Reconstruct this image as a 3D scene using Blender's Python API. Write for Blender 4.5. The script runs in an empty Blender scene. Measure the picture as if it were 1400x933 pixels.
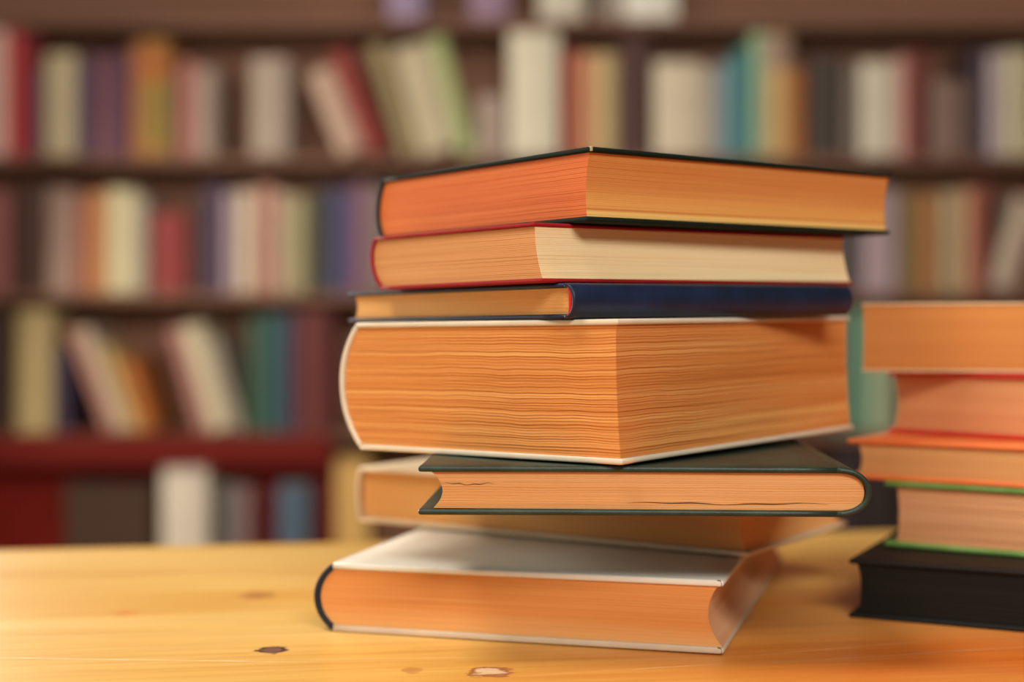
import bpy, bmesh, math, random
from mathutils import Vector, Matrix

random.seed(7)
C = bpy.context.scene.collection
F = 1992.0            # focal length in pixels of the 1400 px wide frame
HZ = 450.0            # row of the horizon
TAB = 0.75            # height of the table top
EYE = 0.1436          # the camera's height above the table top
PI = math.pi


def lin(h):
    h = h.lstrip('#')
    out = []
    for i in (0, 2, 4):
        c = int(h[i:i + 2], 16) / 255.0
        out.append(c / 12.92 if c <= 0.04045 else ((c + 0.055) / 1.055) ** 2.4)
    return out


def col(h, k=1.0):
    return tuple(min(1.0, max(0.0, c * k)) for c in lin(h)) + (1.0,)


# ------------------------------------------------------------------ materials
def new_mat(name):
    m = bpy.data.materials.new(name)
    m.use_nodes = True
    nt = m.node_tree
    b = nt.nodes['Principled BSDF']
    return m, nt, b


def node(nt, kind, **kw):
    n = nt.nodes.new(kind)
    for k, v in kw.items():
        if k in n.inputs.keys():
            n.inputs[k].default_value = v
        else:
            setattr(n, k, v)
    return n


def mix_rgb(nt, fac, a, b, blend='MIX'):
    n = nt.nodes.new('ShaderNodeMix')
    n.data_type = 'RGBA'
    n.blend_type = blend
    if isinstance(fac, (int, float)):
        n.inputs[0].default_value = fac
    else:
        nt.links.new(fac, n.inputs[0])
    for sock, v in ((n.inputs[6], a), (n.inputs[7], b)):
        if isinstance(v, tuple):
            sock.default_value = v
        else:
            nt.links.new(v, sock)
    return n.outputs[2]


def ramp(nt, fac, stops):
    n = nt.nodes.new('ShaderNodeValToRGB')
    el = n.color_ramp.elements
    el[0].position, el[0].color = stops[0]
    el[1].position, el[1].color = stops[-1]
    for p, c in stops[1:-1]:
        e = el.new(p)
        e.color = c
    nt.links.new(fac, n.inputs[0])
    return n.outputs[0]


def mapped(nt, scale, loc=(0, 0, 0), rot=(0, 0, 0)):
    tc = nt.nodes.new('ShaderNodeTexCoord')
    mp = nt.nodes.new('ShaderNodeMapping')
    mp.inputs['Scale'].default_value = scale
    mp.inputs['Location'].default_value = loc
    mp.inputs['Rotation'].default_value = rot
    nt.links.new(tc.outputs['Object'], mp.inputs['Vector'])
    return mp.outputs[0]


def noise(nt, vec, scale=1.0, detail=3.0, rough=0.5):
    n = node(nt, 'ShaderNodeTexNoise')
    n.inputs['Scale'].default_value = scale
    n.inputs['Detail'].default_value = detail
    n.inputs['Roughness'].default_value = rough
    nt.links.new(vec, n.inputs['Vector'])
    return n.outputs[0]


def paper_mat(name, base, dark, light, contrast=0.5, bump=0.25, fine=900.0, band=120.0, bands=None):
    """Edges of a block of pages: thin layers stacked in z."""
    m, nt, b = new_mat(name)
    v1 = mapped(nt, (5, 5, fine))
    n1 = noise(nt, v1, 1.0, 4, 0.6)
    v2 = mapped(nt, (2.5, 2.5, band), (3.1, 1.7, 0.4))
    n2 = noise(nt, v2, 1.0, 3, 0.55)
    c2 = ramp(nt, n2, [(0.30, col(dark)), (0.52, col(base)), (0.72, col(light))])
    lo, hi = 0.5 - 0.16, 0.5 + 0.16
    c1 = ramp(nt, n1, [(lo, (1 - contrast * .75, 1 - contrast, 1 - contrast * 1.1, 1)), (0.5, (1, 1, 1, 1)), (hi, (1.0, 1.0, 1.0, 1))])
    out = mix_rgb(nt, 1.0, c2, c1, 'MULTIPLY')
    if bands:                                   # leaves of another paper inside the block
        tc = nt.nodes.new('ShaderNodeTexCoord')
        sp = nt.nodes.new('ShaderNodeSeparateXYZ')
        nt.links.new(tc.outputs['Object'], sp.inputs[0])
        for z0, z1, cc in bands:
            mr = nt.nodes.new('ShaderNodeMapRange')
            mr.inputs[1].default_value = z0
            mr.inputs[2].default_value = z1
            nt.links.new(sp.outputs[2], mr.inputs[0])
            out = mix_rgb(nt, mr.outputs[0], out, mix_rgb(nt, 1.0, col(cc), c1, 'MULTIPLY'))
    nt.links.new(out, b.inputs['Base Color'])
    bp = nt.nodes.new('ShaderNodeBump')
    bp.inputs['Strength'].default_value = bump
    bp.inputs['Distance'].default_value = 0.0004
    nt.links.new(n1, bp.inputs['Height'])
    nt.links.new(bp.outputs[0], b.inputs['Normal'])
    b.inputs['Roughness'].default_value = 0.8
    b.inputs['Specular IOR Level'].default_value = 0.2
    return m


def cloth_mat(name, c, rough=0.5, spec=0.4, bump=0.15, grain=1800.0, var=0.12, c2=None):
    m, nt, b = new_mat(name)
    v = mapped(nt, (1, 1, 1))
    n1 = noise(nt, v, grain, 2, 0.5)
    n2 = noise(nt, v, 40.0, 3, 0.6)
    base = col(c)
    alt = col(c2) if c2 else tuple(x * (1 - var) for x in base[:3]) + (1,)
    cc = ramp(nt, n2, [(0.35, base), (0.68, alt)])
    nt.links.new(cc, b.inputs['Base Color'])
    bp = nt.nodes.new('ShaderNodeBump')
    bp.inputs['Strength'].default_value = bump
    bp.inputs['Distance'].default_value = 0.0003
    nt.links.new(n1, bp.inputs['Height'])
    nt.links.new(bp.outputs[0], b.inputs['Normal'])
    b.inputs['Roughness'].default_value = rough
    b.inputs['Specular IOR Level'].default_value = spec
    return m


_plain = {}


def plain(c, rough=0.6, spec=0.3, k=1.0):
    key = (c, rough, spec, k)
    if key not in _plain:
        m, nt, b = new_mat('book_cloth_' + c)
        v = mapped(nt, (1, 1, 1))
        n2 = noise(nt, v, 25.0, 3, 0.6)
        base = tuple(0.93 * x + 0.07 * y for x, y in zip(col(c, 0.86)[:3], (0.10, 0.06, 0.04))) + (1,)  # a little brown mixed into every shelf book colour to imitate haze
        cc = ramp(nt, n2, [(0.35, base), (0.7, tuple(x * 0.88 for x in base[:3]) + (1,))])
        nt.links.new(cc, b.inputs['Base Color'])
        b.inputs['Roughness'].default_value = rough
        b.inputs['Specular IOR Level'].default_value = spec
        _plain[key] = m
    return _plain[key]


# -------------------------------------------------------------------- objects
def link(name, me, mat=None, parent=None):
    o = bpy.data.objects.new(name, me)
    C.objects.link(o)
    if mat:
        me.materials.append(mat)
    if parent:
        o.parent = parent
    return o


def obj(name, bm, mat, parent=None, smooth=False):
    me = bpy.data.meshes.new(name)
    bmesh.ops.recalc_face_normals(bm, faces=bm.faces)
    if smooth:
        for f in bm.faces:
            f.smooth = True
    bm.to_mesh(me)
    bm.free()
    return link(name, me, mat, parent)


def tag(o, label, cat, group=None):
    o['label'] = label
    o['category'] = cat
    if group:
        o['group'] = group
    return o


def struct(o):
    o['kind'] = 'structure'
    return o


def empty(name, loc=(0, 0, 0)):
    o = bpy.data.objects.new(name, None)
    o.empty_display_size = 0.02
    C.objects.link(o)
    o.location = loc
    return o


def add_box(bm, x0, x1, y0, y1, z0, z1, bev=0.0, seg=2):
    t = bmesh.new()
    bmesh.ops.create_cube(t, size=1)
    for v in t.verts:
        v.co = Vector(((x0 + x1) / 2 + v.co.x * (x1 - x0), (y0 + y1) / 2 + v.co.y * (y1 - y0), (z0 + z1) / 2 + v.co.z * (z1 - z0)))
    if bev > 0:
        bmesh.ops.bevel(t, geom=t.edges[:], offset=bev, segments=seg, profile=0.5, affect='EDGES')
    me = bpy.data.meshes.new('tmp')
    t.to_mesh(me)
    t.free()
    bm.from_mesh(me)
    bpy.data.meshes.remove(me)


def box_obj(name, x0, x1, y0, y1, z0, z1, mat, parent=None, bev=0.0):
    bm = bmesh.new()
    add_box(bm, x0, x1, y0, y1, z0, z1, bev)
    return obj(name, bm, mat, parent)


# -------------------------------------------------- the books of the two stacks
def shape(q, kind):
    u = 2 * q - 1
    if kind == 'round':
        return math.sqrt(max(0.0, 1 - u * u))
    if kind == 'flat':
        return min(1.0, (1 - abs(u)) * 7) ** 0.5 if abs(u) < 1 else 0.0
    return 1 - abs(u) ** 2.2


class Book:
    """A hardback lying flat. Local frame: origin at its near corner on the plane it lies on,
    x runs to the right along wr, y runs away along wl. side says where the spine is."""

    def __init__(self, name, px, Y, z, ang, wr, wl, T, side, grad=(0, 0), skew=0.0):
        self.T = T
        self.skew = skew
        a = math.radians(ang)
        R = Vector((math.cos(a), math.sin(a), 0))
        L = Vector((-math.sin(a), math.cos(a), 0))
        R3 = Vector((R.x, R.y, grad[0] * R.x + grad[1] * R.y)).normalized()
        L3 = Vector((L.x, L.y, grad[0] * L.x + grad[1] * L.y))
        Z3 = R3.cross(L3).normalized()
        L3 = Z3.cross(R3).normalized()
        M = Matrix((R3, L3, Z3)).transposed().to_4x4()
        X = (px - 700) * Y / F
        self.P = Vector((X, Y, TAB + z))
        self.root = empty(name, self.P)
        self.root.rotation_euler = M.to_euler()
        self.side = side
        if side in ('left', 'right'):
            self.W = wl if side == 'left' else wr
            self.Lg = wr if side == 'left' else wl
        else:
            self.W, self.Lg = wl, wr
        self.wr, self.wl = wr, wl

    skew = 0.0

    def m(self, s, t, z):
        s += self.skew * z / self.T
        if self.side == 'left':
            return Vector((t, self.wl - s, z))
        if self.side == 'right':
            return Vector((self.wr - s, t, z))
        return Vector((t, s, z))

    def centre(self, q, h, bulge, kind, sj):
        """Middle line of the spine, from the back cover (q=0) to the front cover (q=1)."""
        T = self.T
        u = 2 * q - 1
        if kind == 'round':
            a = u * PI / 2
            s = sj - (sj + bulge - h) * max(0.0, math.cos(a)) ** 0.85
            return s, T / 2 + (T / 2 - h) * math.sin(a)
        return h - bulge * (1 - abs(u) ** 2.2), h + (T - 2 * h) * q

    def case(self, mat, th, bulge, kind='arc', sj=0.006, spine_mat=None, back_mat=None, n=26, r=0.0009, wave=0.0):
        """Back cover, spine and front cover, one continuous bent board cut into its three parts."""
        T, W, L = self.T, self.W, self.Lg
        h = th / 2
        self.h, self.bulge, self.kind, self.sj = h, bulge, kind, sj
        if kind != 'round':
            s_end = h
        else:
            s_end = sj
        back = [(s_end + (W - h - s_end) * (1 - i / 12), h) for i in range(13)]
        curve = [self.centre(i / n, h, bulge, kind, sj) for i in range(n + 1)]
        front = [(s, T - h) for s, z in back[::-1]]
        line = back + curve[1:-1] + front
        nb = len(back) - 1
        nf = len(line) - len(front)
        r = min(r, h * .9)
        ts = [0.0, r * .15, r * .4, r] + [r + (L - 2 * r) * i / 16 for i in range(1, 16)] + [L - r, L - r * .4, L - r * .15, L]

        def normals():
            out = []
            for i in range(len(line)):
                p0, p1 = line[max(0, i - 1)], line[min(len(line) - 1, i + 1)]
                dx, dz = p1[0] - p0[0], p1[1] - p0[1]
                d = math.hypot(dx, dz) or 1
                out.append((dz / d, -dx / d))
            return out
        nn = normals()

        def build(name, i0, i1, m, cap0, cap1):
            bm = bmesh.new()
            rings = []
            for t in ts:
                e = min(t, L - t)
                k = 0.0 if e >= r else r * (1 - math.sqrt(max(0, 1 - (1 - e / r) ** 2)))
                hh = h - k
                A, B = [], []
                for i in range(i0, i1 + 1):
                    s, z = line[i]
                    A.append((s + nn[i][0] * hh, z + nn[i][1] * hh))
                    B.append((s - nn[i][0] * hh, z - nn[i][1] * hh))
                c1, c0 = [], []
                if cap1:
                    s, z = line[i1]
                    for j in range(1, 6):
                        a = PI * j / 6
                        d = (1, 0)
                        c1.append((s + math.sin(a) * (h - k), z + nn[i1][1] * hh * math.cos(a)))
                if cap0:
                    s, z = line[i0]
                    for j in range(1, 6):
                        a = PI * j / 6
                        c0.append((s + math.sin(a) * (h - k), z - nn[i0][1] * hh * math.cos(a)))
                pts = A + c1 + B[::-1] + c0
                ring = []
                for s, z in pts:
                    w = wave * math.sin(t * 37 + s * 25) * max(0, s / W) if wave else 0
                    ring.append(bm.verts.new(self.m(s, t, z + w)))
                rings.append(ring)
            N = len(rings[0])
            for a, b in zip(rings, rings[1:]):
                for i in range(N):
                    bm.faces.new((a[i], a[(i + 1) % N], b[(i + 1) % N], b[i]))
            M = i1 - i0 + 1
            for rr in (rings[0], rings[-1]):
                Aq = rr[:M]
                if cap1:
                    Bq = rr[M + 5:M + 5 + M][::-1]
                    bm.faces.new([Aq[-1]] + rr[M:M + 5] + [Bq[-1]])
                else:
                    Bq = rr[M:2 * M][::-1]
                if cap0:
                    bm.faces.new([Bq[0]] + rr[-5:] + [Aq[0]])
                for i in range(M - 1):
                    bm.faces.new((Aq[i], Aq[i + 1], Bq[i + 1], Bq[i]))
            return obj(name, bm, m, self.root, True)
        build('back_cover', 0, nb, back_mat or mat, True, False)
        sp = build('spine', nb, nf, spine_mat or mat, False, False)
        build('front_cover', nf, len(line) - 1, mat, False, True)
        return sp

    def pages(self, mat, inset_f=0.003, inset_h=0.003, conc=0.003,
              layers=40, jit=0.00012, wav=0.0002, seed=1, fplus=0.0, mat_fore=None):
        """Block of leaves: rings stacked in z, each a little in or out, slightly wavy."""
        T, W, L = self.T, self.W, self.Lg
        th = 2 * self.h
        rnd = random.Random(seed)
        z0, z1 = th + 0.0001, T - th - 0.0001
        ph = [rnd.uniform(0, 6.28) for _ in range(6)]
        bm = bmesh.new()
        rings = []
        ns, nt = 40, 40
        K = layers * 2
        fr = [rnd.uniform(0.75, 1.25) for _ in range(layers + 1)]
        cum = [0.0]
        for f in fr[:layers]:
            cum += [cum[-1] + f * .62, cum[-1] + f]
        tot = cum[-1]
        lay = [rnd.uniform(-1, 1) for _ in range(layers + 2)]
        for k in range(K + 1):
            q = cum[k] / tot
            z = z0 + (z1 - z0) * q
            qq = z / T
            groove = (k % 2 == 1)
            j = jit * (0.55 * lay[k // 2]) + (jit * (0.5 + 0.5 * abs(lay[(k // 2 + 1)])) if groove else 0)
            if self.kind == 'round':
                u = (z - T / 2) / (T / 2 - self.h)
                s_in = self.centre(0.5 + math.asin(max(-1, min(1, u))) / PI, self.h, self.bulge, self.kind, self.sj)[0] + self.h + 0.0004
            else:
                s_in = self.centre((z - self.h) / (T - 2 * self.h), self.h, self.bulge, self.kind, self.sj)[0] + self.h + 0.0004
            s_out = W - inset_f + fplus * (1 - q) - conc * (1 - (2 * q - 1) ** 2) - j
            ta, tb = inset_h + j, L - inset_h - j
            pts = []
            for i in range(ns):
                pts.append((s_in + (s_out - s_in) * i / ns, ta))
            for i in range(nt):
                pts.append((s_out, ta + (tb - ta) * i / nt))
            for i in range(ns):
                pts.append((s_out + (s_in - s_out) * i / ns, tb))
            for i in range(nt):
                pts.append((s_in, tb + (ta - tb) * i / nt))
            ring = []
            e = 4 * q * (1 - q)
            for s, t in pts:
                w = wav * min(1, e * 2.5) * (math.sin(s * 130 + t * 90 + ph[0] + q * 5) * .5 + math.sin(s * 310 - t * 260 + ph[1] + q * 9) * .3
                                             + math.sin(s * 61 + t * 47 + ph[2] - q * 3) * .6)
                ring.append(bm.verts.new(self.m(s, t, z + w)))
            rings.append(ring)
        N = len(rings[0])
        for a, b in zip(rings, rings[1:]):
            for i in range(N):
                f = bm.faces.new((a[i], a[(i + 1) % N], b[(i + 1) % N], b[i]))
                if mat_fore and ns <= i < ns + nt:
                    f.material_index = 1
        bm.faces.new(rings[0])
        bm.faces.new(rings[-1])
        o = obj('page_block', bm, mat, self.root)
        if mat_fore:
            o.data.materials.append(mat_fore)
        return o

    def plane_z(self, grad, P, h=None):
        h = self.T if h is None else h
        return (self.P.z - TAB) + h + grad[0] * (P[0] - self.P.x) + grad[1] * (P[1] - self.P.y)


def strip(book, name, mat, t, bulge, kind, th=0.0009, w=0.0022, inner=0.0019, foot=0.0):
    """Head band: a narrow cord following the inside of the spine at one end."""
    T = book.T
    bm = bmesh.new()
    n = 16
    rings = []
    for i in range(n + 1):
        q = 0.10 + 0.80 * i / n
        s = foot - bulge * shape(q, kind) + inner
        z = T * q
        c = []
        for k in range(8):
            a = 2 * PI * k / 8
            c.append(bm.verts.new(book.m(s + w / 2 + w / 2 * math.cos(a), t + th * math.sin(a), z)))
        rings.append(c)
    for a, b in zip(rings, rings[1:]):
        for i in range(8):
            bm.faces.new((a[i], a[(i + 1) % 8], b[(i + 1) % 8], b[i]))
    bm.faces.new(rings[0])
    bm.faces.new(rings[-1])
    return obj(name, bm, mat, book.root, True)


# materials of the main stack
M_white = cloth_mat('cream_cloth', 'DCCDB4', 0.62, 0.3, 0.35, 2200, 0.10)
M_white1 = cloth_mat('white_paper_cover', 'E6DFD0', 0.38, 0.5, 0.05, 900, 0.06)
M_navy = cloth_mat('navy_cloth', '0E1930', 0.45, 0.4, 0.25, 1500, 0.3, '152544')
M_back1 = cloth_mat('worn_paper_cover', 'CDB89E', 0.55, 0.3, 0.1, 900, 0.12)
M_navy2 = cloth_mat('navy_spine_cloth', '111A2C', 0.7, 0.4, 0.2, 1500, 0.2)
M_cream2 = cloth_mat('cream_card', 'E2C8A4', 0.6, 0.3, 0.1, 1200, 0.1)
M_green = cloth_mat('dark_green_leather', '1A2A20', 0.45, 0.4, 0.5, 700, 0.2, '2C4034')
M_green7 = cloth_mat('deep_green_cloth', '14211A', 0.75, 0.15, 0.25, 1500, 0.2)
M_red = cloth_mat('crimson_cloth', '96141C', 0.7, 0.2, 0.25, 1500, 0.2)
M_redtip = cloth_mat('scarlet_cord', 'C41C18', 0.6, 0.3, 0.1, 1500, 0.2)
M_wear = cloth_mat('worn_edge', 'B7A687', 0.8, 0.1, 0.1, 1500, 0.2)
M_crease = cloth_mat('dark_crease', '2A2018', 0.8, 0.1, 0.0, 900, 0.1)

P_1 = paper_mat('pages_white_book', 'D68C4C', 'CE823F', 'DE9C5C', 0.14, 0.15, 1500, 90, [(0.0115, 0.0035, 'DCA264')])
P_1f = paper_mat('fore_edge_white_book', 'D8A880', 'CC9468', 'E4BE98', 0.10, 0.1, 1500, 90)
P_2 = paper_mat('pages_cream_book', 'E4A662', 'DA985A', 'EAB470', 0.10, 0.1, 1500, 90)
P_3 = paper_mat('pages_leather_book', 'D2985E', 'CA8E52', 'DEAA74', 0.14, 0.15, 1600, 130)
P_4 = paper_mat('pages_thick_book', 'D48C4A', 'C67A38', 'E0A45C', 0.36, 0.5, 1300, 260)
P_5 = paper_mat('pages_navy_book', 'DEA662', 'D69C58', 'E6B270', 0.12, 0.1, 1600, 120)
P_6 = paper_mat('pages_red_book', 'C88E58', 'C08650', 'D29C66', 0.10, 0.1, 1600, 120)
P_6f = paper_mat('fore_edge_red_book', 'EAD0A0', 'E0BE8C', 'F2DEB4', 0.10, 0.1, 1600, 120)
P_7 = paper_mat('pages_top_book', 'CE6E3A', 'C46232', 'D87C44', 0.10, 0.1, 1600, 110)
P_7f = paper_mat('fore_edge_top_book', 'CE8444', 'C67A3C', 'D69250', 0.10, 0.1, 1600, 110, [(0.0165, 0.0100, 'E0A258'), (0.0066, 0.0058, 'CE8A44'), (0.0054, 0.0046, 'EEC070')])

G = (0.0137, 0.0045)

# M1 - white book with navy spine, lowest
b1 = Book('white_book', 990, 0.639, 0.0006, 74.0, 0.268, 0.1865, 0.0326, 'left', (0.0024, -0.0008))
tag(b1.root, 'white hardback with a navy spine, lowest of the tall central stack', 'book', 'books of the tall central stack')
o = b1.case(M_white1, 0.0030, 0.0085, 'arc', spine_mat=M_navy2, back_mat=M_back1)
o['label'] = 'navy blue cloth spine'
b1.pages(P_1, 0.0030, 0.0012, 0.0052, 36, 0.00008, 0.00012, seed=2, fplus=0.0022, mat_fore=P_1f)
# folded corner creases on both boards
for zc in (0.0015, 0.0326 - 0.0015):
    bm = bmesh.new()
    pr = [(0.0028, 0.0014), (0.0014, 0.0012), (0.0010, 0.0004), (0.0010, -0.0008), (0.0016, -0.0012)]
    rings = []
    for (x, z) in pr:
        c = [bm.verts.new(Vector((0.00005, x + .00014 * math.cos(a), zc + z + .00014 * math.sin(a)))) for a in (0, PI / 2, PI, 3 * PI / 2)]
        c2_ = [v for v in c]
        for i, v in enumerate(c2_):
            v.co.x += (-0.00012, 0.0004, 0.0004, -0.00012)[i]
        rings.append(c)
    for a_, b_ in zip(rings, rings[1:]):
        for i in range(4):
            bm.faces.new((a_[i], a_[(i + 1) % 4], b_[(i + 1) % 4], b_[i]))
    obj('corner_crease', bm, M_crease, b1.root)

# M2 - cream book turned back
b2 = Book('cream_book', 1024, 0.698, 0.0340, 57.0, 0.135, 0.240, 0.0312, 'left')
tag(b2.root, 'cream hardback set back askew on the lowest white book of the tall stack', 'book', 'books of the tall central stack')
b2.case(M_cream2, 0.0026, 0.002, 'arc')
b2.pages(P_2, 0.004, 0.0035, 0.002, 30, 0.00008, 0.0001, seed=3)

# M3 - dark green leather book
b3 = Book('dark_green_leather_book', 571, 0.6125, 0.0655, -3.0, 0.181, 0.205, 0.0206, 'right')
tag(b3.root, 'dark green leathery hardback with rounded spine, right under the thick white book', 'book', 'books of the tall central stack')
b3.case(M_green, 0.0025, 0.0080, 'round', 0.0066, r=0.0011, wave=0.0002)
b3.pages(P_3, 0.0055, 0.0022, 0.0042, 34, 0.00010, 0.00016, seed=5, fplus=-0.001)
# small dark gaps between leaves of the block
for x0, xl, zz, hh, nm in ((0.088, 0.083, 0.00515, 0.00026, 1), (0.010, 0.022, 0.0128, 0.00016, 2)):
    bm = bmesh.new()
    npt = 40
    r0 = []
    for i in range(npt + 1):
        u = i / npt
        x = x0 + xl * u
        z = zz + 0.0003 * math.sin(u * 9) + 0.0002 * math.sin(u * 23)
        h = hh * math.sin(PI * u) * (0.15 + 0.85 * abs(math.sin(u * 6.5)))
        r0.append([bm.verts.new(Vector((x, 0.00205, z - h))), bm.verts.new(Vector((x, 0.00205, z + h))), bm.verts.new(Vector((x, 0.0032, z + h))), bm.verts.new(Vector((x, 0.0032, z - h)))])
    for a_, b_ in zip(r0, r0[1:]):
        for i in range(4):
            bm.faces.new((a_[i], a_[(i + 1) % 4], b_[(i + 1) % 4], b_[i]))
    bmesh.ops.remove_doubles(bm, verts=bm.verts, dist=1e-7)
    o = obj('leaf_gap', bm, M_crease, b3.root)
    o['label'] = 'thin dark gap between two leaves'

# M4 - the thick white book
b4 = Book('thick_white_book', 851, 0.602, 0.0872, 52.0, 0.222, 0.151, 0.0606, 'left', G, skew=-0.0014)
tag(b4.root, 'very thick white cloth hardback with ridged orange page edges, mid tall stack', 'book', 'books of the tall central stack')
b4.case(M_white, 0.0026, 0.0115, 'arc')
b4.pages(P_4, 0.0016, 0.0012, 0.0008, 46, 0.00022, 0.00045, seed=11)

# M5 - slim navy book
P5 = Vector(((780 - 700) * 0.612 / F, 0.612, 0))
b5 = Book('slim_navy_book', 780, 0.612, b4.plane_z(G, P5) + 0.0003, 40.0, 0.190, 0.168, 0.0152, 'front', G)
tag(b5.root, 'slim navy blue hardback lying on the thick white book', 'book', 'books of the tall central stack')
b5.case(M_navy, 0.0020, 0.0026, 'round', 0.0040)
b5.pages(P_5, 0.0035, 0.0022, 0.002, 24, 0.0001, 0.00012, seed=7)
o = strip(b5, 'headband', M_redtip, 0.0010, 0.0026, 'round', 0.0010, 0.0020, 0.0022)
o['label'] = 'bright red headband at the end of the spine'

# M6 - red book
P6 = Vector(((741 - 700) * 0.612 / F, 0.612, 0))
b6 = Book('red_book', 741, 0.612, b5.plane_z(G, P6) + 0.0003, 40.0, 0.2130, 0.119, 0.0256, 'left', G, skew=-0.0050)
tag(b6.root, 'crimson hardback with pale page edges, second from the top of the tall stack', 'book', 'books of the tall central stack')
b6.case(M_red, 0.0017, 0.0055, 'arc')
b6.pages(P_6, 0.0010, 0.0014, 0.0012, 28, 0.00009, 0.00014, seed=8, mat_fore=P_6f)

# M7 - top book
P7 = Vector(((803 - 700) * 0.620 / F, 0.620, 0))
b7 = Book('deep_green_book', 803, 0.620, b6.plane_z(G, P7) + 0.0003, 39.0, 0.210, 0.158, 0.0318, 'left', G, skew=0.0026)
tag(b7.root, 'dark green clothbound hardback, topmost of the tall central stack', 'book', 'books of the tall central stack')
b7.case(M_green7, 0.0023, 0.0050, 'arc')
b7.pages(P_7, 0.0020, 0.0014, 0.0014, 32, 0.00008, 0.00014, seed=9, mat_fore=P_7f)
bm = bmesh.new()
add_box(bm, 0.0002, 0.0014, -0.0028, -0.0012, 0.0318 - 0.0021, 0.0318 + 0.0001, 0.0004)
o = obj('worn_corner', bm, M_wear, b7.root)
o['label'] = 'pale worn tip of the top cover'

# ------------------------------------------------------- the right-hand stack
M_black = cloth_mat('black_cloth', '110F0C', 0.6, 0.3, 0.3, 1500, 0.2)
M_leaf = cloth_mat('green_card', '5E8A3C', 0.4, 0.4, 0.1, 900, 0.2, '86A85E')
M_orange = cloth_mat('orange_card', 'EC7034', 0.4, 0.4, 0.1, 900, 0.1, 'F08444')
M_red2 = cloth_mat('scarlet_cloth', 'C82C24', 0.5, 0.35, 0.15, 1200, 0.1)
M_tan = cloth_mat('pale_card', 'E4C49A', 0.5, 0.35, 0.1, 1200, 0.1)
P_rb = paper_mat('black_dyed_pages', '15120E', '110E0B', '1A1612', 0.15, 0.1, 1100, 120)
P_r2 = paper_mat('pages_green_book', 'D89C6C', 'C88656', 'E0AA7C', 0.25, 0.3, 1100, 120)
P_r3 = paper_mat('pages_orange_book', 'D69A60', 'CA8E54', 'DEA86C', 0.15, 0.2, 1500, 120)
P_r4 = paper_mat('pages_scarlet_book', 'D09060', 'C48250', 'DAA26E', 0.15, 0.2, 1500, 120)
P_r5 = paper_mat('pages_pale_book', 'CE8848', 'C67E40', 'D6924E', 0.10, 0.1, 1500, 100)

GR = 'books of the shorter stack'
c1 = Book('black_book', 1160, 0.724, 0.0002, -26, 0.20, 0.14, 0.0290, 'right')
tag(c1.root, 'thick black hardback with black page edges, lowest of the shorter stack', 'book', GR)
c1.case(M_black, 0.0024, 0.003, 'arc')
c1.pages(P_rb, 0.0042, 0.0014, 0.0016, 24, seed=12)

c2 = Book('green_book', 1208, 0.764, 0.0295, -32, 0.17, 0.12, 0.0342, 'right')
tag(c2.root, 'bright green covered book with rough page edges, lying directly on the black one', 'book', GR)
c2.case(M_leaf, 0.0028, 0.003, 'arc', r=0.0012, wave=-0.0003)
c2.pages(P_r2, 0.0065, 0.002, 0.001, 34, 0.0002, 0.0004, seed=13)

c3 = Book('orange_book', 1157, 0.777, 0.0640, -33, 0.19, 0.13, 0.0208, 'right')
tag(c3.root, 'slim orange covered book, middle one of the shorter stack', 'book', GR)
c3.case(M_orange, 0.0022, 0.003, 'arc')
c3.pages(P_r3, 0.0058, 0.002, 0.002, 26, 0.0001, 0.0002, seed=14)

c4 = Book('scarlet_book', 1213, 0.822, 0.0852, -46, 0.16, 0.13, 0.0345, 'right')
tag(c4.root, 'scarlet hardback lying on the slim orange book', 'book', GR)
c4.case(M_red2, 0.0024, 0.003, 'arc')
c4.pages(P_r4, 0.003, 0.002, 0.0025, 30, 0.0001, 0.00015, seed=15)

c5 = Book('pale_book', 1178, 0.800, 0.1201, -17, 0.19, 0.13, 0.0376, 'right')
tag(c5.root, 'thick book with plain orange page edges and thin pale covers, topmost of the shorter stack', 'book', GR)
c5.case(M_tan, 0.0014, 0.002, 'arc')
c5.pages(P_r5, 0.0006, 0.0006, 0.0004, 28, 0.00006, 0.0001, seed=16)


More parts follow.
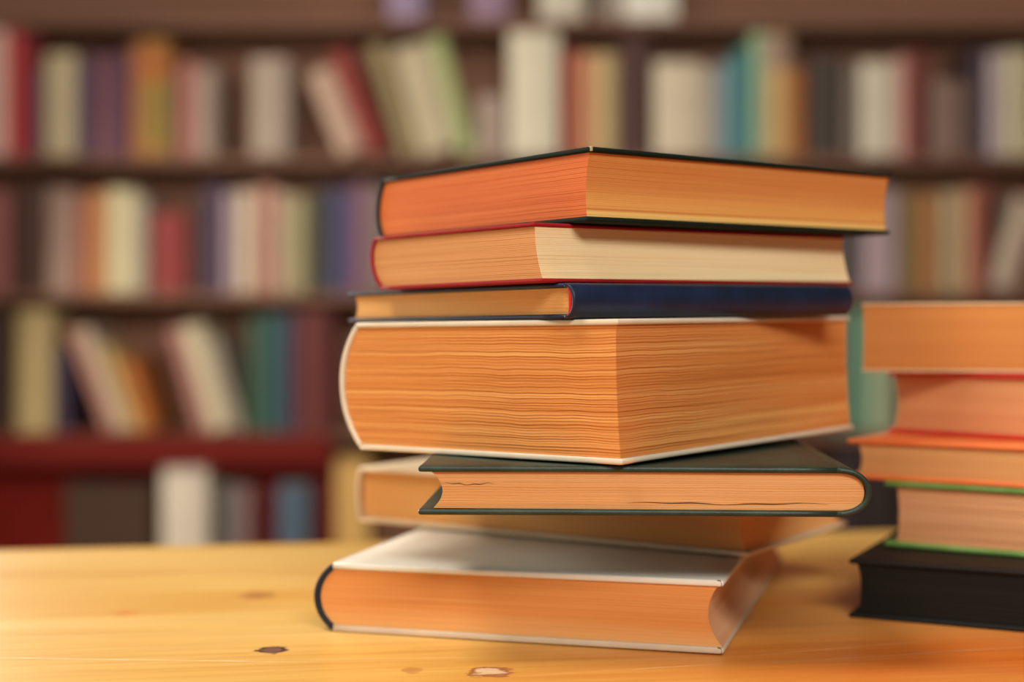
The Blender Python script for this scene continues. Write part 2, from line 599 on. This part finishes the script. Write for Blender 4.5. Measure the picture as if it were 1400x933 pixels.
# ---------------------------------------------------------------------- table
def wood_mat(name, marks=True):
    m, nt, b = new_mat(name)
    L = nt.links
    v1 = mapped(nt, (1.6, 14, 14), (0.3, 0.2, 0))
    n1 = noise(nt, v1, 1.0, 5, 0.6)
    v2 = mapped(nt, (7, 160, 40), (1.3, 0.2, 0))
    n2 = noise(nt, v2, 1.0, 4, 0.6)
    v3 = mapped(nt, (2.2, 5.0, 5.0), (4.3, 2.2, 0))
    n3 = noise(nt, v3, 1.0, 3, 0.5)
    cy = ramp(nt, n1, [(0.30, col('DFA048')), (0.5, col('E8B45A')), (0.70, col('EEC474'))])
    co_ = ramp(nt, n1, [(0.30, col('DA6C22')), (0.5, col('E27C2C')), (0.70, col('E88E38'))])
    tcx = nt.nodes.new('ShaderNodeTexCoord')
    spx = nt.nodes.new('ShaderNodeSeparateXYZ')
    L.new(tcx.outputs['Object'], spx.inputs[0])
    orange_shift = nt.nodes.new('ShaderNodeMath')       # colour turns redder towards the front right of the top
    orange_shift.operation = 'MULTIPLY_ADD'
    L.new(n3, orange_shift.inputs[0])
    orange_shift.inputs[1].default_value = 0.35
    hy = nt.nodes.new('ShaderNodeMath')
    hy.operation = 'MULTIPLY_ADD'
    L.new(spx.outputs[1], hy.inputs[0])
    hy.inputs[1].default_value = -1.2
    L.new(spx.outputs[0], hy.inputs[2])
    L.new(hy.outputs[0], orange_shift.inputs[2])
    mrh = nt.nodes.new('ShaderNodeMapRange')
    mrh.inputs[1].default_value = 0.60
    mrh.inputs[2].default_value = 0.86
    L.new(orange_shift.outputs[0], mrh.inputs[0])
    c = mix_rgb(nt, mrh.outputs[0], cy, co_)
    c = mix_rgb(nt, 1.0, c, ramp(nt, n2, [(0.30, (0.86, 0.78, 0.66, 1)), (0.55, (1, 1, 1, 1)), (0.75, (1, 1, 1, 1))]), 'MULTIPLY')
    c = mix_rgb(nt, ramp(nt, n3, [(0.48, (0, 0, 0, 1)), (0.78, (0.40, 0.40, 0.40, 1))]), c, col('F2D08C'))
    tc = nt.nodes.new('ShaderNodeTexCoord')
    if marks:
        # knots: ellipses at fixed places on the boards (table coordinates)
        wob = noise(nt, mapped(nt, (110, 220, 60)), 1.0, 3, 0.6)
        for (kx, ky, rx, ry, dk, lt, amt) in KNOTS:
            mp = nt.nodes.new('ShaderNodeMapping')
            mp.vector_type = 'TEXTURE'
            mp.inputs['Location'].default_value = (kx, ky, 0)
            mp.inputs['Scale'].default_value = (rx, ry, 1)
            L.new(tc.outputs['Object'], mp.inputs['Vector'])
            sp = nt.nodes.new('ShaderNodeSeparateXYZ')
            L.new(mp.outputs[0], sp.inputs[0])
            cb = nt.nodes.new('ShaderNodeCombineXYZ')
            L.new(sp.outputs[0], cb.inputs[0])
            L.new(sp.outputs[1], cb.inputs[1])
            ln = nt.nodes.new('ShaderNodeVectorMath')
            ln.operation = 'LENGTH'
            L.new(cb.outputs[0], ln.inputs[0])
            ad = nt.nodes.new('ShaderNodeMath')
            ad.operation = 'ADD'
            L.new(ln.outputs['Value'], ad.inputs[0])
            ml = nt.nodes.new('ShaderNodeMath')
            ml.operation = 'MULTIPLY_ADD'
            L.new(wob, ml.inputs[0])
            ml.inputs[1].default_value = 1.5
            ml.inputs[2].default_value = -0.75
            L.new(ml.outputs[0], ad.inputs[1])
            fac = ramp(nt, ad.outputs[0], [(0.80, (amt, amt, amt, 1)), (1.0, (0, 0, 0, 1))])
            kc = ramp(nt, ad.outputs[0], [(0.45, col(lt)), (0.70, col(dk))])
            c = mix_rgb(nt, fac, c, kc)
        # pale scratches and the joint between two boards: lines y = y0 + k x + wobble
        sp = nt.nodes.new('ShaderNodeSeparateXYZ')
        L.new(tc.outputs['Object'], sp.inputs[0])
        wl = noise(nt, mapped(nt, (9, 0.1, 0.1)), 1.0, 2, 0.5)
        br = noise(nt, mapped(nt, (30, 3, 3), (5, 0, 0)), 1.0, 4, 0.7)
        for (x0, y0, x1, y1, w, hexc, amt) in LINES:
            k = (y1 - y0) / (x1 - x0)
            a1 = nt.nodes.new('ShaderNodeMath')
            a1.operation = 'MULTIPLY_ADD'
            L.new(sp.outputs[0], a1.inputs[0])
            a1.inputs[1].default_value = -k
            a1.inputs[2].default_value = -(y0 - k * x0) - 0.0015
            a2 = nt.nodes.new('ShaderNodeMath')
            a2.operation = 'ADD'
            L.new(a1.outputs[0], a2.inputs[0])
            L.new(sp.outputs[1], a2.inputs[1])
            a3 = nt.nodes.new('ShaderNodeMath')
            a3.operation = 'MULTIPLY_ADD'
            L.new(wl, a3.inputs[0])
            a3.inputs[1].default_value = 0.003
            L.new(a2.outputs[0], a3.inputs[2])
            a4 = nt.nodes.new('ShaderNodeMath')
            a4.operation = 'ABSOLUTE'
            L.new(a3.outputs[0], a4.inputs[0])
            mr = nt.nodes.new('ShaderNodeMapRange')
            mr.inputs[1].default_value = w
            mr.inputs[2].default_value = w * 0.25
            L.new(a4.outputs[0], mr.inputs[0])
            xr = nt.nodes.new('ShaderNodeMapRange')
            xr.inputs[1].default_value = x0
            xr.inputs[2].default_value = x0 + 0.02
            L.new(sp.outputs[0], xr.inputs[0])
            xr2 = nt.nodes.new('ShaderNodeMapRange')
            xr2.inputs[1].default_value = x1
            xr2.inputs[2].default_value = x1 - 0.02
            L.new(sp.outputs[0], xr2.inputs[0])
            brr = ramp(nt, br, [(0.30, (0, 0, 0, 1)), (0.58, (amt, amt, amt, 1))])
            f = brr
            for s in (mr.outputs[0], xr.outputs[0], xr2.outputs[0]):
                mm = nt.nodes.new('ShaderNodeMath')
                mm.operation = 'MULTIPLY'
                L.new(f, mm.inputs[0])
                L.new(s, mm.inputs[1])
                f = mm.outputs[0]
            c = mix_rgb(nt, f, c, col(hexc))
    L.new(c, b.inputs['Base Color'])
    bp = nt.nodes.new('ShaderNodeBump')
    bp.inputs['Strength'].default_value = 0.12
    bp.inputs['Distance'].default_value = 0.001
    L.new(n2, bp.inputs['Height'])
    L.new(bp.outputs[0], b.inputs['Normal'])
    rr = ramp(nt, n1, [(0.3, (0.34, 0.34, 0.34, 1)), (0.7, (0.46, 0.46, 0.46, 1))])
    L.new(rr, b.inputs['Roughness'])
    b.inputs['Specular IOR Level'].default_value = 0.5
    return m


TA = math.radians(8.6)
TP = Vector((-0.1, 0.985, TAB))            # a point on the back edge, the table's frame: x along the edge, y away


def tloc(px, py):
    Y = EYE * F / (py - HZ)
    X = (px - 700) * Y / F
    dx, dy = X - TP.x, Y - TP.y
    return (dx * math.cos(TA) + dy * math.sin(TA), -dx * math.sin(TA) + dy * math.cos(TA))


def kn(px, py, wpx, hpx, dk, lt, amt):
    x, y = tloc(px, py)
    xl, yl = tloc(px - wpx, py)
    x2, y2 = tloc(px, py - hpx)
    return (x, y, abs(x - xl), abs(y2 - y), dk, lt, amt)


KNOTS = [kn(373, 889, 24, 5.5, '3A160C', '7A5040', 1.0), kn(670, 919, 36, 8, '9A5A34', 'E8C49C', 0.95),
         kn(352, 814, 26, 5, 'B07038', 'A8652E', 0.7), kn(562, 917, 16, 5, 'C07834', 'B06A30', 0.6),
         kn(172, 838, 20, 4, 'E07A2A', 'E07A2A', 0.5)]


def ln(p0, p1, w, c, amt):
    a = tloc(*p0)
    b = tloc(*p1)
    return (a[0], a[1], b[0], b[1], w, c, amt)


LINES = [ln((-60, 899), (440, 906), 0.0011, 'F4DDB4', 0.85), ln((300, 903), (700, 899), 0.0010, 'F0CC96', 0.6),
         ln((700, 926), (1000, 907), 0.0009, 'F4CC90', 0.6), ln((960, 912), (1420, 884), 0.0013, 'C89468', 0.8),
         ln((1000, 899), (1300, 874), 0.0010, 'F0B878', 0.6), ln((-60, 869), (160, 874), 0.001, 'F4DDB4', 0.5)]

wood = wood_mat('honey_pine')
wood2 = wood_mat('honey_pine_frame', False)
tb = empty('wooden_table', (TP.x, TP.y, 0))
tb.rotation_euler = (0, 0, TA)
tag(tb, 'honey-coloured pine table with knots and scratches, carrying both stacks of books', 'table')
tm = bmesh.new()
add_box(tm, -1.05, 1.05, -0.86, 0.0, TAB - 0.035, TAB, 0.003, 3)
me_shift = TAB
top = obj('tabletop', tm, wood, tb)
for v in top.data.vertices:
    v.co.z -= TAB
top.location = (0, 0, TAB)
for sy in (-0.80, -0.075):
    box_obj('apron', -0.93, 0.93, sy - 0.011, sy + 0.011, TAB - 0.135, TAB - 0.036, wood2, tb, 0.002)
for sx in (-0.96, 0.96):
    box_obj('apron', sx - 0.011, sx + 0.011, -0.765, -0.11, TAB - 0.135, TAB - 0.036, wood2, tb, 0.002)
for sx in (-0.97, 0.97):
    for sy in (-0.80, -0.075):
        bm = bmesh.new()
        add_box(bm, sx - 0.032, sx + 0.032, sy - 0.032, sy + 0.032, 0.0, TAB - 0.036, 0.004)
        for v in bm.verts:
            k = 0.65 + 0.35 * min(1, v.co.z / (TAB - 0.14))
            v.co.x = sx + (v.co.x - sx) * k
            v.co.y = sy + (v.co.y - sy) * k
        obj('leg', bm, wood2, tb)

# ----------------------------------------------------------- room behind
YB = 3.20                                   # front of the shelves
S = YB / F


def bx(px):
    return (px - 700) * S


def bz(py):
    return TAB + EYE - (py - HZ) * S


m_brown = cloth_mat('brown_shelf_wood', '74503C', 0.6, 0.3, 0.1, 60, 0.15, '68442F')
m_back = cloth_mat('brown_back_board', '8A604A', 0.7, 0.2, 0.1, 60, 0.15)
m_redb = cloth_mat('red_painted_board', '741A10', 0.7, 0.12, 0.05, 60, 0.1)
m_redr = cloth_mat('red_painted_rail', '641810', 0.7, 0.12, 0.05, 60, 0.1)

bc = empty('bookcase', (0, YB, 0))
tag(bc, 'wide brown wooden bookcase filled with blurred books behind the table', 'bookcase')
X0, X1 = bx(-130), bx(1530)
rows = [26, 213, 400, 592, 785]
tops = rows
DEP = 0.225
for r, y in enumerate(rows):
    z1 = bz(y)
    if r == 3:
        continue
    box_obj('shelf', X0 + .02, X1 - .02, 0, DEP, z1 - 0.02, z1, m_brown, bc, 0.0015)
z1 = bz(592)
o = box_obj('shelf', X0 + .02, X1 - .02, 0, DEP, z1 - 0.02, z1, m_brown, bc, 0.0015)
ZT = bz(26) + 0.34
box_obj('shelf', X0 + .02, X1 - .02, 0, DEP, ZT - .022, ZT, m_brown, bc, 0.0015)
box_obj('side_panel', X0, X0 + .02, 0, DEP + .012, 0, ZT, m_brown, bc, 0.0015)
box_obj('side_panel', X1 - .02, X1, 0, DEP + .012, 0, ZT, m_brown, bc, 0.0015)
box_obj('back_panel', X0 + .02, X1 - .02, DEP, DEP + .012, 0, ZT, m_back, bc)
box_obj('plinth', X0 + .02, X1 - .02, 0.02, 0.04, 0, bz(785) - .02, m_brown, bc)
XR = bx(452)
o = box_obj('rail', X0 + .02, XR, -0.006, -0.0005, bz(637), bz(594), m_redr, bc, 0.001)
o['label'] = 'red painted front rail'
o = box_obj('lower_panel', X0 + .02, XR, 0.105, 0.12, bz(785) + .0002, bz(592) - .0202, m_redb, bc)
o['label'] = 'red painted panel inside the lowest compartment'

# room shell
m_wall = cloth_mat('warm_wall_plaster', 'B89878', 0.9, 0.1, 0.1, 120, 0.08)
m_floor = cloth_mat('brown_floor', '7A5238', 0.4, 0.4, 0.05, 8, 0.25)
struct(box_obj('floor', -2.6, 3.2, -2.6, 3.8, -0.05, -0.0002, m_floor))
struct(box_obj('wall_back', -2.6, 3.2, 3.6, 3.7, 0, 2.8, m_wall))


# ---------------------------------------------------------- books on the shelves
paper_b = plain('D8C4A0', 0.8, 0.1)


def shelf_book(x, w, ytop, row, c, label, lean=0.0, depth=None, name='book', yoff=0.0, stripe=None):
    """x: bottom-left px, w: width px, lean: degrees, positive leans its top to the left."""
    zb = bz(rows[row]) + 0.0004
    th = math.radians(abs(lean))
    H = (rows[row] - ytop) * S
    W = w * S - 0.0008
    if lean:
        H = (H - W * math.sin(th)) / math.cos(th)
    D = depth or (0.17 + 0.03 * random.random())
    if row == 4:
        D = 0.085
    root = empty(name, (bx(x), YB + 0.008 + yoff, zb))
    root.rotation_euler = (0, -math.radians(lean), 0)
    if lean < 0:
        root.location.x = bx(x + w / math.cos(th))
    xo = 0.0 if lean >= 0 else -W
    mat = plain(c)
    t = 0.0022
    bm = bmesh.new()                                  # rounded spine
    n = 8
    oA = []
    r = min(0.006, W * 0.2)
    for i in range(n + 1):
        u = i / n
        oA.append((xo + W * u, -r * (1 - (2 * u - 1) ** 2) + 0.004))
    inn = [(xx, yy + t) for xx, yy in oA]
    inn[0] = (xo + t, inn[0][1])
    inn[-1] = (xo + W - t, inn[-1][1])
    lo, hi = [], []
    for xx, yy in oA + inn[::-1]:
        lo.append(bm.verts.new((xx, yy, 0)))
        hi.append(bm.verts.new((xx, yy, H)))
    N = len(lo)
    for i in range(N):
        bm.faces.new((lo[i], lo[(i + 1) % N], hi[(i + 1) % N], hi[i]))
    M = N // 2
    for rr in (lo, hi):
        for i in range(M - 1):
            bm.faces.new((rr[i], rr[i + 1], rr[N - 2 - i], rr[N - 1 - i]))
    obj('spine', bm, mat, root)
    box_obj('front_cover', xo, xo + t, 0.0062, D, 0, H, mat, root)
    box_obj('back_cover', xo + W - t, xo + W, 0.0062, D, 0, H, mat, root)
    box_obj('page_block', xo + t + .0001, xo + W - t - .0001, 0.0065, D - 0.004, 0.003, H - 0.003, paper_b, root)
    if stripe:
        for f0, f1, sc in stripe:
            bm = bmesh.new()
            q = []
            for i in range(n + 1):
                u = i / n
                q.append((xo + W * u, -r * (1 - (2 * u - 1) ** 2) + 0.004 - 0.0004))
            q2 = [(a, b + 0.0003) for a, b in q]
            l2, h2 = [], []
            for xx, yy in q + q2[::-1]:
                l2.append(bm.verts.new((xx, yy, H * f0)))
                h2.append(bm.verts.new((xx, yy, H * f1)))
            for i in range(N):
                bm.faces.new((l2[i], l2[(i + 1) % N], h2[(i + 1) % N], h2[i]))
            for rr in (l2, h2):
                for i in range(M - 1):
                    bm.faces.new((rr[i], rr[i + 1], rr[N - 2 - i], rr[N - 1 - i]))
            obj('spine_label', bm, plain(sc), root)
    tag(root, label, 'book', GROUPS[row])
    return root


GROUPS = ['blurred books on the highest shelf in view', 'blurred books on the upper shelf', 'blurred books on the middle shelf',
          'blurred books on the lower shelf', 'blurred books in the lowest compartment']

SB = [
    # row 0 (only their feet show)
    (530, 50, -140, 0, 'A08AA6', 'lilac book on the highest shelf, the left of two lilac ones'),
    (642, 54, -130, 0, '9C7C92', 'mauve book on the highest shelf, between the lilac and the cream ones'),
    (738, 62, -150, 0, 'D8CCB6', 'cream book on the highest shelf, next to the mauve one'),
    (822, 30, -120, 0, 'A69686', 'thin greyish book on the highest shelf, against the brightest white one'),
    (854, 72, -145, 0, 'EEE6D4', 'broad bright white book, rightmost on the highest shelf'),
    # row 1
    (-26, 34, 40, 1, 'E0B4A4', 'pale pink book at the left border of the upper shelf'),
    (9, 19, 42, 1, 'C83A36', 'bright red book on the upper shelf, beside the pale pink one'),
    (28.5, 20, 48, 1, '84202C', 'dark crimson book on the upper shelf, beside the bright red one'),
    (50, 9, 92, 1, '6C5C74', 'very thin slate violet book left of the first cream book on the upper shelf'),
    (60, 42, 72, 1, 'D2C094', 'cream book on the upper shelf, just right of the crimson and red ones'),
    (102.5, 11, 85, 1, '746478', 'very thin slate violet book right of the first cream book on the upper shelf'),
    (114, 16, 72, 1, '664456', 'dark plum book on the upper shelf, first of the three purple ones'),
    (130.5, 24, 78, 1, '8A5866', 'dusty plum book on the upper shelf, between two darker purple ones'),
    (155, 18, 70, 1, '5E3A52', 'deep violet book on the upper shelf, left of the narrow terracotta one'),
    (177, 15, 58, 1, 'C07A50', 'narrow terracotta book on the upper shelf, left of the ochre one'),
    (192.5, 39, 54, 1, 'B07C30', 'ochre yellow book on the upper shelf', [(0.66, 0.93, 'B86A2C'), (0.1, 0.6, '9A7E34')]),
    (232, 12, 95, 1, '645438', 'very thin olive brown book right of the ochre one on the upper shelf'),
    (245, 21, 82, 1, 'BA7066', 'dusty pink book on the upper shelf, beside the warm grey one'),
    (266.5, 29, 92, 1, 'A48E7E', 'warm grey book on the upper shelf, right of the dusty pink one'),
    (342, 52, 78, 1, 'B09C8A', 'broad grey-beige book standing upright between two dark gaps on the upper shelf'),
    (652, 40, 130, 1, 'AC9684', 'short mauve-beige book on the upper shelf, left of the tall cream one'),
    (696, 68, 42, 1, 'E4D8BC', 'tall broad cream book on the upper shelf, above the top left of the tall stack'),
    (770, 24, 68, 1, 'A04632', 'brick red book on the upper shelf, right of the tall broad cream one'),
    (794.5, 22, 72, 1, 'D89C70', 'peach tan book on the upper shelf, between the brick red and the straw ones'),
    (817, 28, 72, 1, 'C4AA76', 'straw coloured book on the upper shelf, left of the darkest gap'),
    (848, 44, 50, 1, '4C2A24', 'very dark maroon book on the upper shelf, between the straw and ivory ones'),
    (895, 66, 84, 1, 'DACAAC', 'broad ivory book on the upper shelf, left of the blue and teal ones'),
    (963, 18, 92, 1, 'B4A492', 'narrow grey book between the ivory and the pale blue ones on the upper shelf'),
    (981.5, 22, 86, 1, '7C98A0', 'pale blue book on the upper shelf, left of the teal one'),
    (1004, 26, 68, 1, '3E8480', 'teal book on the upper shelf'),
    (1030.5, 18, 44, 1, 'A4BC94', 'narrow mint green book on the upper shelf, right of the teal one'),
    (1049, 34, 46, 1, 'CCA468', 'golden tan book on the upper shelf, right of the mint one', [(0.72, 0.97, 'A88874')]),
    (1083.5, 19, 92, 1, 'A86024', 'burnt orange book on the upper shelf, right of the golden tan one'),
    (1108, 46, 78, 1, '40342A', 'black-brown book on the upper shelf, right of the burnt orange one'),
    (1155, 22, 88, 1, '786A5E', 'grey book on the upper shelf, right of the black-brown one'),
    (1177.5, 50, 84, 1, 'DACEB4', 'white book on the upper shelf, above the right end of the top book'),
    (1228, 17, 76, 1, 'C88C80', 'narrow rose book on the upper shelf, between white and dark red'),
    (1245.5, 24, 68, 1, '70281E', 'dark red book on the upper shelf, right of the rose one'),
    (1274, 52, 108, 1, '84685A', 'short grey-brown book on the upper shelf, near the right border'),
    (1330, 22, 66, 1, '42303C', 'dark aubergine book on the upper shelf, near the right border'),
    (1352.5, 22, 72, 1, 'C0AEB0', 'pale lilac grey book on the upper shelf, between aubergine and ivory'),
    (1375, 40, 68, 1, 'CCBE9A', 'ivory book at the right border of the upper shelf'),
    # row 2
    (-24, 36, 262, 2, '965650', 'dusty red book at the left border of the middle shelf'),
    (18, 40, 256, 2, '4E3022', 'dark brown book on the middle shelf, second from the left border'),
    (62, 38, 258, 2, 'B0907E', 'rosy grey book on the middle shelf, right of the dark brown one'),
    (100.5, 18, 266, 2, 'A8624E', 'narrow brick rose book on the middle shelf'),
    (119, 26, 262, 2, 'C88650', 'orange tan book on the middle shelf, left of the cream one'),
    (146, 38, 258, 2, 'D6C89C', 'cream book on the middle shelf, right of the orange tan one'),
    (184.5, 16, 268, 2, 'AE9E8C', 'narrow stone grey book on the middle shelf, right of the cream one'),
    (207, 48, 290, 2, '923430', 'broad brownish red book on the middle shelf'),
    (262, 16, 270, 2, '4C2C26', 'narrow dark brown book left of the dark violet one on the middle shelf'),
    (278.5, 26, 252, 2, '46304A', 'dark violet book on the middle shelf'),
    (305, 19, 262, 2, 'A89498', 'narrow lilac grey book right of the dark violet one on the middle shelf'),
    (324.5, 27, 260, 2, 'CCB498', 'light beige book on the middle shelf, right of the lilac grey one'),
    (352, 25, 252, 2, 'B47C6C', 'dusty rose book on the middle shelf, between two beige ones'),
    (377.5, 20, 262, 2, 'BCA486', 'narrow beige book right of the dusty rose one on the middle shelf'),
    (398, 26, 268, 2, '9A9068', 'olive grey book on the middle shelf'),
    (432, 16, 258, 2, '3C3A38', 'narrow charcoal book right of the olive grey one on the middle shelf'),
    (448.5, 24, 258, 2, '3E4060', 'slate navy book on the middle shelf'),
    (473, 13, 258, 2, '6C5080', 'narrow violet book right of the slate navy one on the middle shelf'),
    (486.5, 22, 250, 2, '885E66', 'mauve brown book beside the left end of the top book of the stack'),
    (509, 20, 256, 2, '7E7870', 'grey book half hidden by the left end of the top book of the stack'),
    (1160, 22, 262, 2, '56504E', 'dark grey book seen in the gap beside the red book of the stack'),
    (1183, 40, 258, 2, 'B89CA0', 'pinkish lilac book seen right of the red book of the stack'),
    (1223.5, 11, 262, 2, '8A8480', 'very thin grey book left of the olive one on the middle shelf'),
    (1235, 26, 262, 2, '86642A', 'olive brown book on the middle shelf, above the shorter stack'),
    (1261.5, 27, 266, 2, 'B07848', 'caramel book on the middle shelf, above the shorter stack'),
    (1290, 28, 262, 2, 'B4A078', 'khaki book on the middle shelf, right of the caramel one'),
    (1318.5, 18, 258, 2, 'CC926C', 'narrow peach book on the middle shelf, right of the khaki one'),
    (1337, 18, 254, 2, '8E3C34', 'narrow dark red book on the middle shelf, right of the peach one'),
    # row 3
    (-30, 32, 424, 3, '4A3224', 'dark brown book at the left border of the lower shelf'),
    (20, 50, 424, 3, 'B8A06C', 'tan yellow book standing upright on the lower shelf, left of a dark gap'),
    (71, 22, 478, 3, '3A2C44', 'short dark indigo book right of the tan yellow one on the lower shelf'),
    (338, 24, 436, 3, '34543C', 'dark green book on the lower shelf'),
    (362.5, 26, 430, 3, '245454', 'dark teal book on the lower shelf, right of the dark green one'),
    (389, 18, 430, 3, '453650', 'dark blue violet book on the lower shelf, right of the teal one'),
    (407.5, 46, 424, 3, '64241E', 'broad dark red book left of the thick white book of the stack'),
    (1140, 26, 420, 3, '5C6A5C', 'grey green book behind the right edge of the thick white book'),
    (1166.5, 24, 424, 3, '6E9C7C', 'sage green book seen between the two stacks'),
    (1191, 34, 424, 3, 'A4B08C', 'pale green book seen between the two stacks, left of the shorter stack'),
    # row 4
    (220, 62, 640, 4, 'E2D4BE', 'broad white book in the lowest compartment, just above the table edge'),
    (284, 18, 662, 4, '584A3E', 'narrow dark taupe book right of the broad white one in the lowest compartment'),
    (302.5, 22, 664, 4, '6C6A66', 'grey book in the lowest compartment'),
    (325, 20, 668, 4, '8A6864', 'dusty mauve book in the lowest compartment, right of the grey one'),
    (378, 46, 664, 4, '4C6070', 'slate blue book in the lowest compartment'),
    (1148, 34, 612, 4, '2C2024', 'dark violet brown book low behind the rounded green spine'),
    (1183, 60, 616, 4, '24160F', 'black-brown book low behind the gap between the two stacks'),
]
for s in SB:
    shelf_book(s[0], s[1], s[2], s[3], s[4], s[5], stripe=s[6] if len(s) > 6 else None)

# leaning books: bottom-left px, width, top row, shelf, colour, label, lean
LEAN = [
    (463, 36, 88, 1, 'C6A48C', 'pink-beige book leaning left on the upper shelf, left of the dark red leaning one', 21),
    (502, 30, 62, 1, '8E2E24', 'dark red book leaning left on the upper shelf', 21),
    (548, 26, 56, 1, '9A865C', 'olive tan book leaning left on the upper shelf, right of the dark red leaning one', 17),
    (576, 52, 54, 1, 'C6B693', 'broad beige book leaning left on the upper shelf', 15),
    (630, 22, 46, 1, 'A8B274', 'light green book leaning left on the upper shelf', 15),
    (142, 15, 446, 3, 'B88070', 'narrow rose book leaning left on the lower shelf, left of a beige one', 21),
    (158.5, 18, 446, 3, 'C4AC90', 'narrow beige book leaning left on the lower shelf, between rose and gold', 21),
    (178, 14, 472, 3, 'CCA764', 'narrow gold book leaning left on the lower shelf', 19),
    (193.5, 22, 488, 3, 'B0621C', 'burnt orange book leaning left on the lower shelf', 17),
    (268, 17, 446, 3, 'B47A70', 'narrow dusty rose book leaning left on the lower shelf, beside the broad beige one', 16),
    (286, 32, 440, 3, 'CABA98', 'broad beige book leaning left on the lower shelf, left of the dark green one', 16),
    (320, 14, 460, 3, '9A8E7E', 'narrow grey book leaning left on the lower shelf, right of the broad beige one', 15),
    (1352, 34, 268, 2, 'C4AE96', 'beige book leaning right at the right border of the middle shelf', -17),
]
for s in LEAN:
    shelf_book(*s[:6], lean=s[6])

# dark box and pale wooden box file in the lowest compartment
m_box = cloth_mat('dark_brown_card', '4A2E22', 0.7, 0.2, 0.1, 300, 0.15, '3E3226')
r = empty('storage_box', (bx(145), YB + 0.02, bz(785) + .0003))
tag(r, 'dark brown lidded box in the lowest compartment, left of the broad white book', 'box')
wb = 60 * S
hb = (785 - 664) * S
bm = bmesh.new()
add_box(bm, -wb, wb, 0.0, 0.080, 0, hb - 0.046, 0.002)
obj('body', bm, m_box, r)
box_obj('lid', -wb - .002, wb + .002, -0.002, 0.082, hb - 0.0455, hb, m_box, r, 0.002)
m_pale = cloth_mat('pale_birch_card', 'C49A58', 0.7, 0.3, 0.1, 200, 0.1)
r = empty('magazine_file', (bx(458), YB + 0.004, bz(785) + .0003))
tag(r, 'pale yellow upright file box behind the left end of the cream book', 'box')
hh = (785 - 628) * S
wf = 46 * S
box_obj('front_panel', 0, wf, 0, 0.004, 0, hh, m_pale, r, 0.001)
box_obj('bottom_panel', 0, wf, 0.0042, 0.205, 0, 0.003, m_pale, r)
box_obj('back_panel', 0, wf, 0.2052, 0.209, 0, hh, m_pale, r)
for xs in (0, wf - 0.003):
    box_obj('side_panel', xs, xs + 0.003, 0.0042, 0.205, 0.0032, hh, m_pale, r)

# ---------------------------------------------------------------------- light
w = bpy.data.worlds.new('World')
bpy.context.scene.world = w
w.use_nodes = True
bg = w.node_tree.nodes['Background']
bg.inputs[0].default_value = (1.0, 0.93, 0.84, 1)
bg.inputs[1].default_value = 0.10


def area(name, loc, target, sx, sy, power, c):
    l = bpy.data.lights.new(name, 'AREA')
    l.shape = 'RECTANGLE'
    l.size, l.size_y = sx, sy
    l.energy = power
    l.color = c
    o = bpy.data.objects.new(name, l)
    C.objects.link(o)
    o.location = loc
    o.rotation_euler = (Vector(target) - Vector(loc)).to_track_quat('-Z', 'Y').to_euler()
    return o


area('window_light', (-1.75, 2.5, 1.30), (-0.2, 0.75, 0.75), 1.3, 1.0, 72, (1.0, 0.93, 0.80))
area('ceiling_light', (0.50, -1.4, 2.25), (0.05, 0.7, 0.85), 1.4, 0.5, 49, (1.0, 0.95, 0.86))
area('overhead_fill', (-0.55, 0.35, 2.15), (0.25, 0.6, 0.75), 0.5, 0.5, 14.5, (1.0, 0.93, 0.82))  # unseen overhead fill, added to brighten the tabletop
area('front_left_fill', (-1.9, -1.0, 1.35), (0.0, 0.7, 0.85), 1.0, 0.9, 10, (1.0, 0.95, 0.88))  # low fill added for the left-facing page edges, no actual window
area('shelf_fill', (0.0, 1.15, 1.45), (0.0, 3.3, 0.95), 1.8, 0.4, 18, (1.0, 0.97, 0.92))  # added fill out of view, brightens the shelves from the front

# --------------------------------------------------------------------- camera
cam = bpy.data.cameras.new('camera')
co = bpy.data.objects.new('camera', cam)
C.objects.link(co)
co.location = (0, 0, TAB + EYE)
co.rotation_euler = (math.radians(90), 0, 0)
cam.sensor_width = 36.0
cam.lens = F * 36.0 / 1400.0
cam.shift_y = (HZ - 466.5) / 1400.0
cam.clip_start = 0.01
cam.dof.use_dof = True
cam.dof.focus_distance = 0.618
cam.dof.aperture_fstop = 3.3
cam.dof.aperture_blades = 0
sc = bpy.context.scene
sc.camera = co
sc.view_settings.view_transform = 'Standard'
sc.view_settings.look = 'None'
sc.view_settings.gamma = 1.0
sc.view_settings.exposure = 0.0
sc.view_settings.use_curve_mapping = False
